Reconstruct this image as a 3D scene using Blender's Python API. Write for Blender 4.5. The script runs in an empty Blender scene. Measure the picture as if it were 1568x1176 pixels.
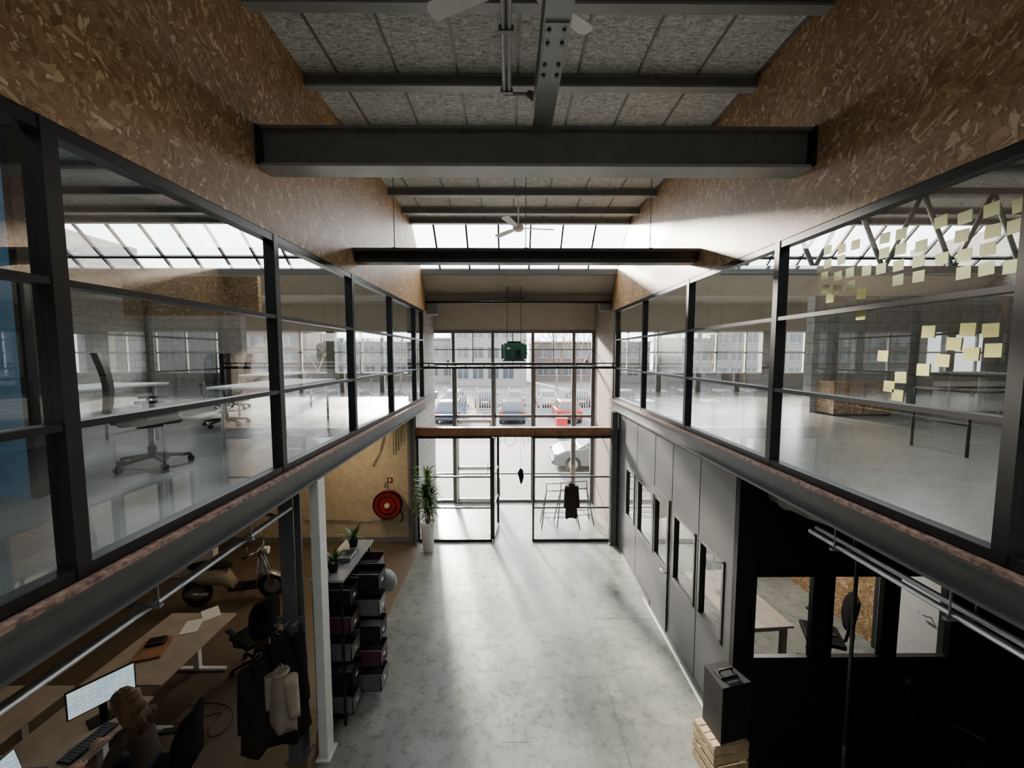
import bpy, bmesh, math, random
from mathutils import Vector, Matrix, Euler
random.seed(7)
R=math.radians
scene=bpy.context.scene
# ------------------------------------------------------------ materials
def nt(name):
    m=bpy.data.materials.new(name); m.use_nodes=True
    n=m.node_tree; b=n.nodes['Principled BSDF']; return m,n,b
def L(n,a,b): n.links.new(a,b)
def mat(name,col,rough=.5,metal=0,var=.12,scale=6,bump=0,bscale=60,emit=None,es=0,spec=None):
    m,n,b=nt(name)
    tc=n.nodes.new('ShaderNodeTexCoord'); no=n.nodes.new('ShaderNodeTexNoise'); no.inputs['Scale'].default_value=scale; no.inputs['Detail'].default_value=4
    L(n,tc.outputs['Object'],no.inputs['Vector'])
    r=n.nodes.new('ShaderNodeValToRGB')
    r.color_ramp.elements[0].position=.3; r.color_ramp.elements[1].position=.7
    r.color_ramp.elements[0].color=tuple(c*(1-var) for c in col)+(1,)
    r.color_ramp.elements[1].color=tuple(min(1,c*(1+var)) for c in col)+(1,)
    L(n,no.outputs['Fac'],r.inputs['Fac']); L(n,r.outputs['Color'],b.inputs['Base Color'])
    b.inputs['Roughness'].default_value=rough; b.inputs['Metallic'].default_value=metal
    if spec is not None: b.inputs['Specular IOR Level'].default_value=spec
    if bump:
        n2=n.nodes.new('ShaderNodeTexNoise'); n2.inputs['Scale'].default_value=bscale; L(n,tc.outputs['Object'],n2.inputs['Vector'])
        bp=n.nodes.new('ShaderNodeBump'); bp.inputs['Strength'].default_value=bump; bp.inputs['Distance'].default_value=.01
        L(n,n2.outputs['Fac'],bp.inputs['Height']); L(n,bp.outputs['Normal'],b.inputs['Normal'])
    if emit: b.inputs['Emission Color'].default_value=emit+(1,); b.inputs['Emission Strength'].default_value=es
    return m
def ramp(n,stops):
    r=n.nodes.new('ShaderNodeValToRGB'); cr=r.color_ramp
    while len(cr.elements)<len(stops): cr.elements.new(.5)
    for e,(p,c) in zip(cr.elements,stops): e.position=p; e.color=c+(1,) if len(c)==3 else c
    return r
def math_n(n,op,a=None,b=None):
    k=n.nodes.new('ShaderNodeMath'); k.operation=op
    for i,v in enumerate((a,b)):
        if v is None: continue
        if isinstance(v,(int,float)): k.inputs[i].default_value=v
        else: L(n,v,k.inputs[i])
    return k.outputs[0]
def mix(n,fac,a,b,mode='MIX'):
    k=n.nodes.new('ShaderNodeMix'); k.data_type='RGBA'; k.blend_type=mode
    for i,v in ((0,fac),(6,a),(7,b)):
        if isinstance(v,(int,float)): k.inputs[i].default_value=v
        elif isinstance(v,tuple): k.inputs[i].default_value=v+(1,)
        else: L(n,v,k.inputs[i])
    return k.outputs[2]
def osb_mat(name,tint=1.0):
    m,n,b=nt(name)
    tc=n.nodes.new('ShaderNodeTexCoord')
    no=n.nodes.new('ShaderNodeTexNoise'); no.inputs['Scale'].default_value=5; L(n,tc.outputs['Object'],no.inputs['Vector'])
    vm=n.nodes.new('ShaderNodeVectorMath'); vm.operation='MULTIPLY_ADD'; vm.inputs[1].default_value=(.12,.12,.12)
    L(n,no.outputs['Color'],vm.inputs[0]); L(n,tc.outputs['Object'],vm.inputs[2])
    outs=[]
    for ang,sc in ((28,(14,14,50)),(-52,(15,15,44)),(80,(12,12,56))):
        mp=n.nodes.new('ShaderNodeMapping'); mp.inputs['Rotation'].default_value=(R(ang),R(ang*.5),0)
        L(n,vm.outputs[0],mp.inputs['Vector'])
        m2=n.nodes.new('ShaderNodeMapping'); m2.inputs['Scale'].default_value=sc; L(n,mp.outputs[0],m2.inputs['Vector'])
        v=n.nodes.new('ShaderNodeTexVoronoi'); v.inputs['Scale'].default_value=1; L(n,m2.outputs[0],v.inputs['Vector'])
        s=n.nodes.new('ShaderNodeSeparateColor'); L(n,v.outputs['Color'],s.inputs[0]); outs.append(s)
    sel=math_n(n,'GREATER_THAN',outs[0].outputs[1],.55)
    sel2=math_n(n,'GREATER_THAN',outs[1].outputs[1],.6)
    a=mix(n,sel,outs[0].outputs[0],outs[1].outputs[0]); a=mix(n,sel2,a,outs[2].outputs[0])
    t=tint
    r=ramp(n,[(0,(.22*t,.122*t,.052*t)),(.35,(.31*t,.182*t,.083*t)),(.75,(.39*t,.24*t,.117*t)),(.9,(.50*t,.34*t,.19*t)),(1,(.72*t,.56*t,.37*t))])
    L(n,a,r.inputs['Fac'])
    big=n.nodes.new('ShaderNodeTexNoise'); big.inputs['Scale'].default_value=1.2; L(n,tc.outputs['Object'],big.inputs['Vector'])
    rr=ramp(n,[(.3,(.78,.78,.78)),(.7,(1.1,1.1,1.1))]); L(n,big.outputs['Fac'],rr.inputs['Fac'])
    c=mix(n,1.0,r.outputs['Color'],rr.outputs['Color'],'MULTIPLY')
    L(n,c,b.inputs['Base Color']); b.inputs['Roughness'].default_value=.5
    bp=n.nodes.new('ShaderNodeBump'); bp.inputs['Strength'].default_value=.8; bp.inputs['Distance'].default_value=.008
    L(n,a,bp.inputs['Height']); L(n,bp.outputs['Normal'],b.inputs['Normal'])
    return m
def woodwool():
    m,n,b=nt('wood_wool_board')
    tc=n.nodes.new('ShaderNodeTexCoord')
    mp=n.nodes.new('ShaderNodeMapping'); mp.inputs['Scale'].default_value=(12,44,20); L(n,tc.outputs['Object'],mp.inputs['Vector'])
    no=n.nodes.new('ShaderNodeTexNoise'); no.inputs['Scale'].default_value=1; no.inputs['Detail'].default_value=6; no.inputs['Distortion'].default_value=1.2
    L(n,mp.outputs[0],no.inputs['Vector'])
    mp2=n.nodes.new('ShaderNodeMapping'); mp2.inputs['Scale'].default_value=(26,14,20); L(n,tc.outputs['Object'],mp2.inputs['Vector'])
    n2=n.nodes.new('ShaderNodeTexNoise'); n2.inputs['Scale'].default_value=1; n2.inputs['Detail'].default_value=4; n2.inputs['Distortion'].default_value=2; L(n,mp2.outputs[0],n2.inputs['Vector'])
    f=math_n(n,'ADD',math_n(n,'MULTIPLY',no.outputs['Fac'],.65),math_n(n,'MULTIPLY',n2.outputs['Fac'],.35))
    r=ramp(n,[(.36,(.19,.195,.19)),(.5,(.40,.41,.40)),(.64,(.62,.63,.61))]); L(n,f,r.inputs['Fac'])
    L(n,r.outputs['Color'],b.inputs['Base Color']); b.inputs['Roughness'].default_value=.9
    bp=n.nodes.new('ShaderNodeBump'); bp.inputs['Strength'].default_value=.6; bp.inputs['Distance'].default_value=.01
    L(n,f,bp.inputs['Height']); L(n,bp.outputs['Normal'],b.inputs['Normal'])
    return m
def concrete(name,c0,c1,rough=.35,patch=True,sc=1.0):
    m,n,b=nt(name)
    tc=n.nodes.new('ShaderNodeTexCoord')
    a=n.nodes.new('ShaderNodeTexNoise'); a.inputs['Scale'].default_value=.8*sc; a.inputs['Detail'].default_value=10; a.inputs['Roughness'].default_value=.6; L(n,tc.outputs['Object'],a.inputs['Vector'])
    c=n.nodes.new('ShaderNodeTexNoise'); c.inputs['Scale'].default_value=7*sc; c.inputs['Detail'].default_value=10; c.inputs['Roughness'].default_value=.75; L(n,tc.outputs['Object'],c.inputs['Vector'])
    r=ramp(n,[(.3,c0),(.7,c1)]); L(n,a.outputs['Fac'],r.inputs['Fac'])
    r2=ramp(n,[(.40,(.82,.82,.81)),(.5,(1,1,1)),(.64,(1.12,1.12,1.12))]); L(n,c.outputs['Fac'],r2.inputs['Fac'])
    col=mix(n,1.0 if patch else .4,r.outputs['Color'],r2.outputs['Color'],'MULTIPLY')
    rb=(rough*.75,rough*1.35)
    if patch:
        # pale screed stains and chipped specks (wear of the coating)
        a2=n.nodes.new('ShaderNodeTexNoise'); a2.inputs['Scale'].default_value=1.3; a2.inputs['Detail'].default_value=12; a2.inputs['Roughness'].default_value=.75; L(n,tc.outputs['Object'],a2.inputs['Vector'])
        w=ramp(n,[(.50,(0,0,0)),(.56,(.7,.7,.7)),(.66,(1,1,1))]); L(n,a2.outputs['Fac'],w.inputs['Fac'])
        col=mix(n,math_n(n,'MULTIPLY',w.outputs['Color'],.3),col,(.38,.39,.36))
        s=n.nodes.new('ShaderNodeTexNoise'); s.inputs['Scale'].default_value=16; s.inputs['Detail'].default_value=6; s.inputs['Roughness'].default_value=.7; L(n,tc.outputs['Object'],s.inputs['Vector'])
        s2=ramp(n,[(.56,(0,0,0)),(.61,(1,1,1))]); L(n,s.outputs['Fac'],s2.inputs['Fac'])
        p2=ramp(n,[(.46,(0,0,0)),(.56,(1,1,1))]); L(n,a2.outputs['Fac'],p2.inputs['Fac'])
        k=mix(n,1.0,s2.outputs['Color'],p2.outputs['Color'],'MULTIPLY')
        col=mix(n,math_n(n,'MULTIPLY',k,.65),col,(.09,.095,.085))
    L(n,col,b.inputs['Base Color'])
    rr=ramp(n,[(.3,(rb[0],)*3),(.7,(rb[1],)*3)]); L(n,c.outputs['Fac'],rr.inputs['Fac']); L(n,rr.outputs['Color'],b.inputs['Roughness'])
    bp=n.nodes.new('ShaderNodeBump'); bp.inputs['Strength'].default_value=.2; bp.inputs['Distance'].default_value=.004
    L(n,c.outputs['Fac'],bp.inputs['Height']); L(n,bp.outputs['Normal'],b.inputs['Normal'])
    return m
def brick(name,c1,c2,mortar,w=.4,h=.2,ms=.012,rough=.8,plane='xz'):
    m,n,b=nt(name)
    tc=n.nodes.new('ShaderNodeTexCoord'); s=n.nodes.new('ShaderNodeSeparateXYZ'); L(n,tc.outputs['Object'],s.inputs[0])
    cb=n.nodes.new('ShaderNodeCombineXYZ')
    if plane=='xz':
        L(n,math_n(n,'ADD',s.outputs[0],s.outputs[1]),cb.inputs[0]); L(n,s.outputs[2],cb.inputs[1])
    else:
        L(n,s.outputs[0],cb.inputs[0]); L(n,s.outputs[1],cb.inputs[1])
    k=n.nodes.new('ShaderNodeTexBrick'); k.inputs['Scale'].default_value=1; k.inputs['Brick Width'].default_value=w; k.inputs['Row Height'].default_value=h
    k.inputs['Mortar Size'].default_value=ms; k.inputs['Color1'].default_value=c1+(1,); k.inputs['Color2'].default_value=c2+(1,); k.inputs['Mortar'].default_value=mortar+(1,)
    L(n,cb.outputs[0],k.inputs['Vector']); 
    no=n.nodes.new('ShaderNodeTexNoise'); no.inputs['Scale'].default_value=9; no.inputs['Detail'].default_value=5; L(n,tc.outputs['Object'],no.inputs['Vector'])
    rr=ramp(n,[(.3,(.85,.85,.85)),(.7,(1.12,1.12,1.12))]); L(n,no.outputs['Fac'],rr.inputs['Fac'])
    L(n,mix(n,1.0,k.outputs['Color'],rr.outputs['Color'],'MULTIPLY'),b.inputs['Base Color']); b.inputs['Roughness'].default_value=rough
    bp=n.nodes.new('ShaderNodeBump'); bp.inputs['Strength'].default_value=.4; bp.inputs['Distance'].default_value=.006; bp.invert=True
    L(n,k.outputs['Fac'],bp.inputs['Height']); L(n,bp.outputs['Normal'],b.inputs['Normal'])
    return m
def glass_mat(name,tint=(.93,.95,.94),k=1.0):
    m=bpy.data.materials.new(name); m.use_nodes=True; n=m.node_tree; n.nodes.clear()
    o=n.nodes.new('ShaderNodeOutputMaterial'); t=n.nodes.new('ShaderNodeBsdfTransparent'); t.inputs[0].default_value=tint+(1,)
    g=n.nodes.new('ShaderNodeBsdfGlossy'); g.inputs['Roughness'].default_value=.01; g.inputs[0].default_value=(.95,.97,.97,1)
    # two-sided Schlick reflectance of a thin pane
    ge=n.nodes.new('ShaderNodeNewGeometry'); dt=n.nodes.new('ShaderNodeVectorMath'); dt.operation='DOT_PRODUCT'; L(n,ge.outputs['Normal'],dt.inputs[0]); L(n,ge.outputs['Incoming'],dt.inputs[1])
    ab=math_n(n,'ABSOLUTE',dt.outputs['Value']); inv=math_n(n,'SUBTRACT',1.0,ab); pw=math_n(n,'POWER',inv,4.0)
    fm=math_n(n,'ADD',math_n(n,'MULTIPLY',pw,.85),.045*k)
    fm=math_n(n,'MINIMUM',fm,1.0)
    ms=n.nodes.new('ShaderNodeMixShader'); L(n,fm,ms.inputs[0]); L(n,t.outputs[0],ms.inputs[1]); L(n,g.outputs[0],ms.inputs[2]); L(n,ms.outputs[0],o.inputs[0])
    return m
M={}
M['osb']=osb_mat('osb_board')
M['osb2']=osb_mat('osb_board_pale',1.25)
M['wool']=woodwool()
M['floor']=concrete('polished_concrete',(.125,.136,.123),(.20,.213,.195),.28)
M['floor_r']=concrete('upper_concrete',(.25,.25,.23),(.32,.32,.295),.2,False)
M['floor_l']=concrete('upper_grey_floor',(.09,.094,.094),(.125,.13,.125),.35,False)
M['floor_b']=concrete('brown_screed',(.105,.078,.054),(.14,.105,.074),.4,False)
M['steel']=mat('painted_steel_grey',(.105,.112,.113),.45,0,.12)
M['edge']=mat('painted_edge_channel',(.065,.069,.071),.5,0,.12)
M['steel_l']=mat('painted_steel_light',(.21,.22,.225),.42,0,.1)
M['black']=mat('black_aluminium',(.010,.011,.012),.4,0,.1,spec=.35)
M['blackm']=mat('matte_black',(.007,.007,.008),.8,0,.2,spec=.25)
M['dark']=mat('anthracite_panel',(.030,.033,.036),.55,0,.1,2,spec=.35)
M['white']=mat('white_paint',(.75,.75,.73),.5,0,.05)
M['whitecol']=mat('white_column_paint',(.62,.63,.62),.45,0,.05)
M['cream']=brick('cream_painted_brick',(.60,.50,.35),(.57,.47,.33),(.50,.42,.30),.22,.075,.005)
M['block']=brick('grey_block',(.28,.27,.255),(.245,.24,.228),(.17,.165,.158),.4,.2,.01)
M['brickb']=brick('brown_brick',(.22,.165,.12),(.18,.135,.10),(.14,.125,.11),.3,.11,.01)
M['beige']=mat('beige_soffit',(.38,.345,.30),.6,0,.06,3)
M['chrome']=mat('galvanised_steel',(.35,.36,.37),.4,.8,.15,12)
M['glass']=glass_mat('clear_glass',(.95,.96,.96))
M['glassr']=glass_mat('added_rooflight_glass',(.58,.60,.60))
M['glass2']=glass_mat('partition_glass',(.74,.76,.75),3.6)
M['wood']=mat('timber_beam',(.26,.12,.06),.5,0,.35,5,.2)
M['deskw']=mat('desk_oak',(.34,.28,.22),.45,0,.15,5)
M['red']=mat('red_enamel',(.28,.015,.015),.35)
M['redp']=mat('faded_edge_strip',(.28,.17,.135),.6,0,.7,25)
M['green']=mat('green_machine_paint',(.035,.15,.10),.45)
M['pot']=mat('white_planter',(.62,.63,.62),.4,0,.04)
M['leaf']=mat('leaf_green',(.05,.12,.035),.45,0,.5,8)
M['leafl']=mat('leaf_yellow_green',(.12,.20,.05),.5,0,.4,8)  # yellower leaf green, mixed in at random
M['soil']=mat('potting_soil',(.04,.025,.015),.9,0,.3,40)
M['bark']=mat('bark',(.12,.09,.06),.8,0,.3,30)
M['plastic']=mat('black_plastic',(.010,.010,.011),.6,spec=.25)
M['fabric']=mat('black_fabric',(.010,.010,.011),.95,0,.2,30,.3,spec=.15)
M['crate']=mat('pine_crate',(.34,.25,.15),.6,0,.25,9,.2)
M['grey']=mat('mid_grey_plastic',(.10,.107,.11),.5)
M['maroon']=mat('maroon_plastic',(.055,.015,.024),.55)
M['note']=mat('yellow_sticky_note',(.56,.56,.20),.8,0,.1)
M['noteg']=mat('pale_sticky_note',(.42,.46,.24),.8,0,.1)
M['skin']=mat('skin',(.55,.33,.24),.5,0,.06)
M['hair']=mat('brown_hair',(.17,.095,.05),.5,0,.45,60,.5,90)
M['sweater']=mat('olive_knit',(.07,.05,.035),.9,0,.2,50,.5,120)
M['jeans']=mat('dark_denim',(.02,.03,.06),.85,0,.25,60)
M['creamcoat']=mat('cream_cloth',(.30,.255,.195),.9,0,.12,20,.2)
M['browncoat']=mat('dark_brown_cloth',(.025,.020,.017),.95,0,.2,20,.2,spec=.15)
M['blue']=mat('blue_panel',(.08,.20,.34),.5,0,.1)
M['redlamp']=mat('tail_lamp',(.3,.01,.01),.3)
M['tyre']=mat('tyre_rubber',(.015,.015,.015),.85)
M['carglass']=mat('car_glass',(.02,.025,.03),.08,0,.1)
M['lamp']=mat('lamp_diffuser',(.9,.85,.75),.5,emit=(1,.85,.6),es=6)
M['lampw']=mat('lamp_diffuser_white',(.9,.9,.88),.5,emit=(1,.96,.9),es=8)
M['pave']=brick('paving',(.11,.107,.103),(.09,.088,.086),(.06,.06,.057),.22,.11,.008,.8,'xy')
M['asph']=mat('asphalt',(.055,.055,.057),.85,0,.2,2)
M['fencew']=mat('fence_paint',(.24,.24,.24),.6)
M['decal']=mat('frosted_decal',(.8,.8,.8),.6)
def screen_mat():
    m,n,b=nt('screen_content'); tc=n.nodes.new('ShaderNodeTexCoord')
    k=n.nodes.new('ShaderNodeTexBrick'); k.inputs['Scale'].default_value=1; k.inputs['Brick Width'].default_value=.11; k.inputs['Row Height'].default_value=.022; k.inputs['Mortar Size'].default_value=.006
    k.inputs['Color1'].default_value=(.25,.5,.6,1); k.inputs['Color2'].default_value=(.6,.75,.8,1); k.inputs['Mortar'].default_value=(.85,.95,1,1)
    s=n.nodes.new('ShaderNodeSeparateXYZ'); L(n,tc.outputs['Object'],s.inputs[0]); cb=n.nodes.new('ShaderNodeCombineXYZ'); L(n,s.outputs[0],cb.inputs[0]); L(n,s.outputs[2],cb.inputs[1])
    L(n,cb.outputs[0],k.inputs['Vector']); b.inputs['Base Color'].default_value=(.02,.02,.02,1)
    L(n,k.outputs['Color'],b.inputs['Emission Color']); b.inputs['Emission Strength'].default_value=.75
    return m
M['screen']=screen_mat()
# ------------------------------------------------------------ mesh builder
class MB:
    def __init__(s,name): s.name=name; s.bm=bmesh.new(); s.mats=[]
    def mi(s,m):
        if isinstance(m,str): m=M[m]
        if m not in s.mats: s.mats.append(m)
        return s.mats.index(m)
    def _tag(s,geom,m,smooth=False):
        i=s.mi(m); fs=set()
        for v in geom:
            if isinstance(v,bmesh.types.BMVert):
                for f in v.link_faces: fs.add(f)
        for f in fs: f.material_index=i; f.smooth=smooth and len(f.verts)<=4
    def box(s,c,d,m,rot=(0,0,0),bev=0):
        T=Matrix.Translation(c)@Euler(rot).to_matrix().to_4x4()@Matrix.Diagonal((d[0],d[1],d[2],1))
        r=bmesh.ops.create_cube(s.bm,size=1,matrix=T); vs=r['verts']; s._tag(vs,m)
        if bev:
            es=list({e for v in vs for e in v.link_edges})
            bmesh.ops.bevel(s.bm,geom=es,offset=bev,segments=2,affect='EDGES',profile=.5)
    def bb(s,x0,x1,y0,y1,z0,z1,m,bev=0): s.box(((x0+x1)/2,(y0+y1)/2,(z0+z1)/2),(abs(x1-x0),abs(y1-y0),abs(z1-z0)),m,bev=bev)
    def cyl(s,p0,p1,r,m,r2=None,seg=14,caps=True):
        p0=Vector(p0);p1=Vector(p1); d=p1-p0; l=d.length
        if l<1e-6: return
        q=Vector((0,0,1)).rotation_difference(d.normalized())
        T=Matrix.Translation((p0+p1)/2)@q.to_matrix().to_4x4()
        g=bmesh.ops.create_cone(s.bm,cap_ends=caps,segments=seg,radius1=r,radius2=r if r2 is None else r2,depth=l,matrix=T)
        s._tag(g['verts'],m,True)
    def sph(s,c,r,m,sc=(1,1,1),rot=(0,0,0),seg=16):
        T=Matrix.Translation(c)@Euler(rot).to_matrix().to_4x4()@Matrix.Diagonal((sc[0],sc[1],sc[2],1))
        g=bmesh.ops.create_uvsphere(s.bm,u_segments=seg,v_segments=max(8,seg//2+2),radius=r,matrix=T); s._tag(g['verts'],m,True); return g['verts']
    def tube(s,pts,r,m,seg=8):
        for a,b in zip(pts[:-1],pts[1:]): s.cyl(a,b,r,m,seg=seg)
        for p in pts[1:-1]: s.sph(p,r,m,seg=8)
    def lathe(s,c,prof,m,seg=24,axis='z'):
        rings=[]
        for (r,h) in prof:
            ring=[]
            for i in range(seg):
                a=2*math.pi*i/seg; x,y=r*math.cos(a),r*math.sin(a)
                p={'z':(x,y,h),'x':(h,x,y),'y':(x,h,y)}[axis]
                ring.append(s.bm.verts.new(Vector(c)+Vector(p)))
            rings.append(ring)
        i=s.mi(m)
        for a,b in zip(rings[:-1],rings[1:]):
            for k in range(seg):
                f=s.bm.faces.new((a[k],a[(k+1)%seg],b[(k+1)%seg],b[k])); f.material_index=i; f.smooth=True
        for ring in (rings[0],rings[-1]):
            try: f=s.bm.faces.new(ring); f.material_index=i
            except: pass
    def torus(s,c,R0,r,m,axis='z',seg=28,ts=8,a0=0,a1=360):
        rings=[]; full=abs(a1-a0)>=359.9; n=seg if full else seg+1
        for i in range(n):
            a=R(a0+(a1-a0)*i/seg); ring=[]
            for j in range(ts):
                b=2*math.pi*j/ts; rr=R0+r*math.cos(b); h=r*math.sin(b); x,y=rr*math.cos(a),rr*math.sin(a)
                p={'z':(x,y,h),'x':(h,x,y),'y':(x,h,y)}[axis]; ring.append(s.bm.verts.new(Vector(c)+Vector(p)))
            rings.append(ring)
        i=s.mi(m)
        for k in range(n if full else n-1):
            a=rings[k]; b=rings[(k+1)%n]
            for j in range(ts):
                f=s.bm.faces.new((a[j],a[(j+1)%ts],b[(j+1)%ts],b[j])); f.material_index=i; f.smooth=True
    def poly(s,pts,m,smooth=False):
        vs=[s.bm.verts.new(p) for p in pts]; f=s.bm.faces.new(vs); f.material_index=s.mi(m); f.smooth=smooth
    def prism(s,pts,v,m):
        v=Vector(v); a=[s.bm.verts.new(Vector(p)) for p in pts]; b=[s.bm.verts.new(Vector(p)+v) for p in pts]; i=s.mi(m)
        fs=[s.bm.faces.new(a),s.bm.faces.new(b[::-1])]
        for k in range(len(a)):
            j=(k+1)%len(a); fs.append(s.bm.faces.new((a[k],b[k],b[j],a[j])))
        for f in fs: f.material_index=i
    def loft(s,rings,m,cap=True,smooth=True):
        i=s.mi(m); R_=[[s.bm.verts.new(p) for p in r] for r in rings]; n=len(R_[0])
        for a,b in zip(R_[:-1],R_[1:]):
            for k in range(n):
                f=s.bm.faces.new((a[k],a[(k+1)%n],b[(k+1)%n],b[k])); f.material_index=i; f.smooth=smooth
        if cap:
            for r in (R_[0],R_[-1]):
                f=s.bm.faces.new(r); f.material_index=i
    def leaf(s,base,d,ln,w,droop,m,n=6):
        d=Vector(d).normalized(); side=d.cross(Vector((0,0,1)))
        if side.length<.05: side=Vector((1,0,0))
        side.normalize(); p=Vector(base); prev=None; i=s.mi(m); dd=d.copy()
        for k in range(n+1):
            t=k/n; ww=w*math.sin(math.pi*min(1,.15+.85*t))*.5 if t<1 else 0.001
            cur=(s.bm.verts.new(p-side*ww),s.bm.verts.new(p+side*ww))
            if prev:
                f=s.bm.faces.new((prev[0],prev[1],cur[1],cur[0])); f.material_index=i; f.smooth=True
            prev=cur; p=p+dd*(ln/n); dd=(dd+Vector((0,0,-droop/n))).normalized()
    def done(s,loc=(0,0,0),rot=(0,0,0),parent=None,fixn=True):
        if fixn: bmesh.ops.recalc_face_normals(s.bm,faces=s.bm.faces[:])
        me=bpy.data.meshes.new(s.name); s.bm.to_mesh(me); s.bm.free()
        for m in s.mats: me.materials.append(m)
        o=bpy.data.objects.new(s.name,me); scene.collection.objects.link(o); o.location=loc; o.rotation_euler=rot
        if parent: o.parent=parent
        return o
def inst(o,name,loc,rot=(0,0,0)):
    k=bpy.data.objects.new(name,o.data); scene.collection.objects.link(k); k.location=loc; k.rotation_euler=rot; return k
# ------------------------------------------------------------ constants
XL,XR=-2.12,2.59; YB=-6.0; YF=12.1; YP=9.5; XW=-11.0; XE=12.0
ZM=3.49; ZS=3.25; ZG=5.68; ZC=7.5
# ------------------------------------------------------------ floors
f=MB('floor'); f.bb(XL-.02,XE,YB,YF+.1,-.2,0,'floor')
f.done()
t=MB('trim_floor_joint'); t.bb(1.35,1.362,.5,YP-.1,0,.0015,'edge'); t.bb(1.36,XR-.02,6.6,6.608,0,.0015,'edge'); t.bb(-.1,.25,4.4,4.408,0,.0015,'edge'); t.done()
f=MB('floor_office'); f.bb(XW,XL-.02,YB,YF+.1,-.2,0,'floor_b'); f.done()
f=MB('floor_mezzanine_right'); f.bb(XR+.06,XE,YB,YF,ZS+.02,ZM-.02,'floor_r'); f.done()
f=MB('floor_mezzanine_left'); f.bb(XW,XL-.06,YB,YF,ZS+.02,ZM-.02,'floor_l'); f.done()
f=MB('ground_outside'); f.bb(-60,60,YF+.12,20.5,-.3,-.03,'pave'); f.bb(-60,60,20.5,120,-.3,-.04,'asph'); f.done()
# ceiling; unseen rooflights added to brighten the hall (rear, both side halls)
c=MB('ceiling')
YR=-1.6
c.bb(XL-.1,XR+.1,YR,8.85,ZC,ZC+.2,'wool'); c.bb(XW,XE,YB,-4.4,ZC,ZC+.2,'wool')
SL0,SL1,SR0,SR1=-4.3,-3.3,3.5,5.0
c.bb(XW,SL0,-4.4,8.85,ZC,ZC+.2,'wool'); c.bb(SL1,XL-.1,-4.4,8.85,ZC,ZC+.2,'wool'); c.bb(SR1,XE,-4.4,8.85,ZC,ZC+.2,'wool'); c.bb(XR+.1,SR0,-4.4,8.85,ZC,ZC+.2,'wool')
c.bb(SL0,SL1,7.6,8.85,ZC,ZC+.2,'wool'); c.bb(SR0,SR1,7.6,8.85,ZC,ZC+.2,'wool')
c.done()
s=MB('added_rooflight')  # extra roof openings out of view, put in to let in sky light
def rl(x0,x1,y0,y1,st=.62):
    y=y0
    while y<y1: s.bb(x0,x1,y-.02,y+.02,ZC+.05,ZC+.12,'black'); y+=1.2
    x=x0
    while x<x1: s.bb(x-.02,x+.02,y0,y1,ZC+.05,ZC+.12,'black'); x+=st
    s.poly([(x0,y0,ZC+.13),(x1,y0,ZC+.13),(x1,y1,ZC+.13),(x0,y1,ZC+.13)],'glassr')
rl(XL-.1,XR+.1,-4.4,YR); rl(SL0,SL1,-4.4,7.6); rl(SR0,SR1,-4.4,7.6)
s.done()
c=MB('ceiling_front'); c.bb(XW,XE,10.35,YF+.2,6.1,6.25,'beige'); c.done()
t=MB('trim_ceiling_joints')
x=XL+.35
while x<XR: 
    t.bb(x-.012,x+.012,YR,8.85,ZC-.012,ZC+.001,'steel'); x+=.62
t.done()
t=MB('ceiling_purlins')
for (a,b) in ((XL+.0,XR-.0),(XW,XL-.12),(XR+.12,XE)):
    for y in (-5.5,-4.5,-.4,.55,1.5,2.47,3.42,4.4,5.35,6.3,7.25,8.15,8.75):
        t.bb(a,b,y-.05,y+.05,ZC-.13,ZC-.11,'steel_l'); t.bb(a,b,y-.045,y-.03,ZC-.12,ZC-.01,'steel'); t.bb(a,b,y-.05,y+.05,ZC-.03,ZC-.005,'steel_l')
t.done()
# ------------------------------------------------------------ OSB upper walls
def osbwall(name,x0,x1):
    w=MB(name); w.bb(x0,x1,YB,8.85,ZG,ZC,'osb')
    w.prism([(x0,8.85,ZG),(x0,10.35,ZG),(x0,10.35,6.1),(x0,9.75,6.65),(x0,8.85,ZC)],(x1-x0,0,0),'osb'); w.done()
osbwall('wall_left',XL-.1,XL); osbwall('wall_right',XR,XR+.1)
w=MB('wall_back'); w.bb(XW,XE,YB-.2,YB,0,ZC+.2,'block'); w.done()
w=MB('wall_west'); w.bb(XW-.2,XW,YB,YF,0,ZC+.2,'block'); w.done()
w=MB('wall_east'); w.bb(XE,XE+.2,YB,YF,0,ZC+.2,'block'); w.done()
# ------------------------------------------------------------ sawtooth skylight
s=MB('window_1_rooflight')
y0,z0,y1,z1=8.88,7.48,9.78,6.62
d=Vector((0,y1-y0,z1-z0)); ln=d.length; ang=math.atan2(z1-z0,y1-y0)
for i in range(-14,20):
    xx=-1.66+i*.71
    if xx<XW or xx>XE: continue
    s.box((xx,(y0+y1)/2,(z0+z1)/2),(.04,ln,.06),'black',rot=(ang,0,0))
for tt in (0,.72,1):
    p=Vector((0,y0,z0))+d*tt
    s.box(((XW+XE)/2,p.y,p.z),(XE-XW,.06,.06),'black',rot=(ang,0,0))
s.poly([(XW,y0,z0),(XE,y0,z0),(XE,y1,z1),(XW,y1,z1)],'glass'); s.done()
s=MB('ceiling_soffit'); s.prism([(XW,9.78,6.6),(XW,10.35,6.1),(XW,10.42,6.2),(XW,9.86,6.66)],(XE-XW,0,0),'beige')
s.bb(XW,XE,9.70,9.80,6.50,6.62,'steel'); s.done()
s=MB('trim_roller_housing'); s.bb(XL+.02,XR-.02,10.2,10.36,5.92,6.08,'steel'); s.cyl((XL+.02,10.15,5.9),(XR-.02,10.15,5.9),.03,'black')
s.bb(XL+.02,XL+.3,10.15,10.4,5.6,5.95,'steel'); s.bb(XR-.3,XR-.02,10.15,10.4,5.7,5.95,'steel'); s.done()
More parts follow.
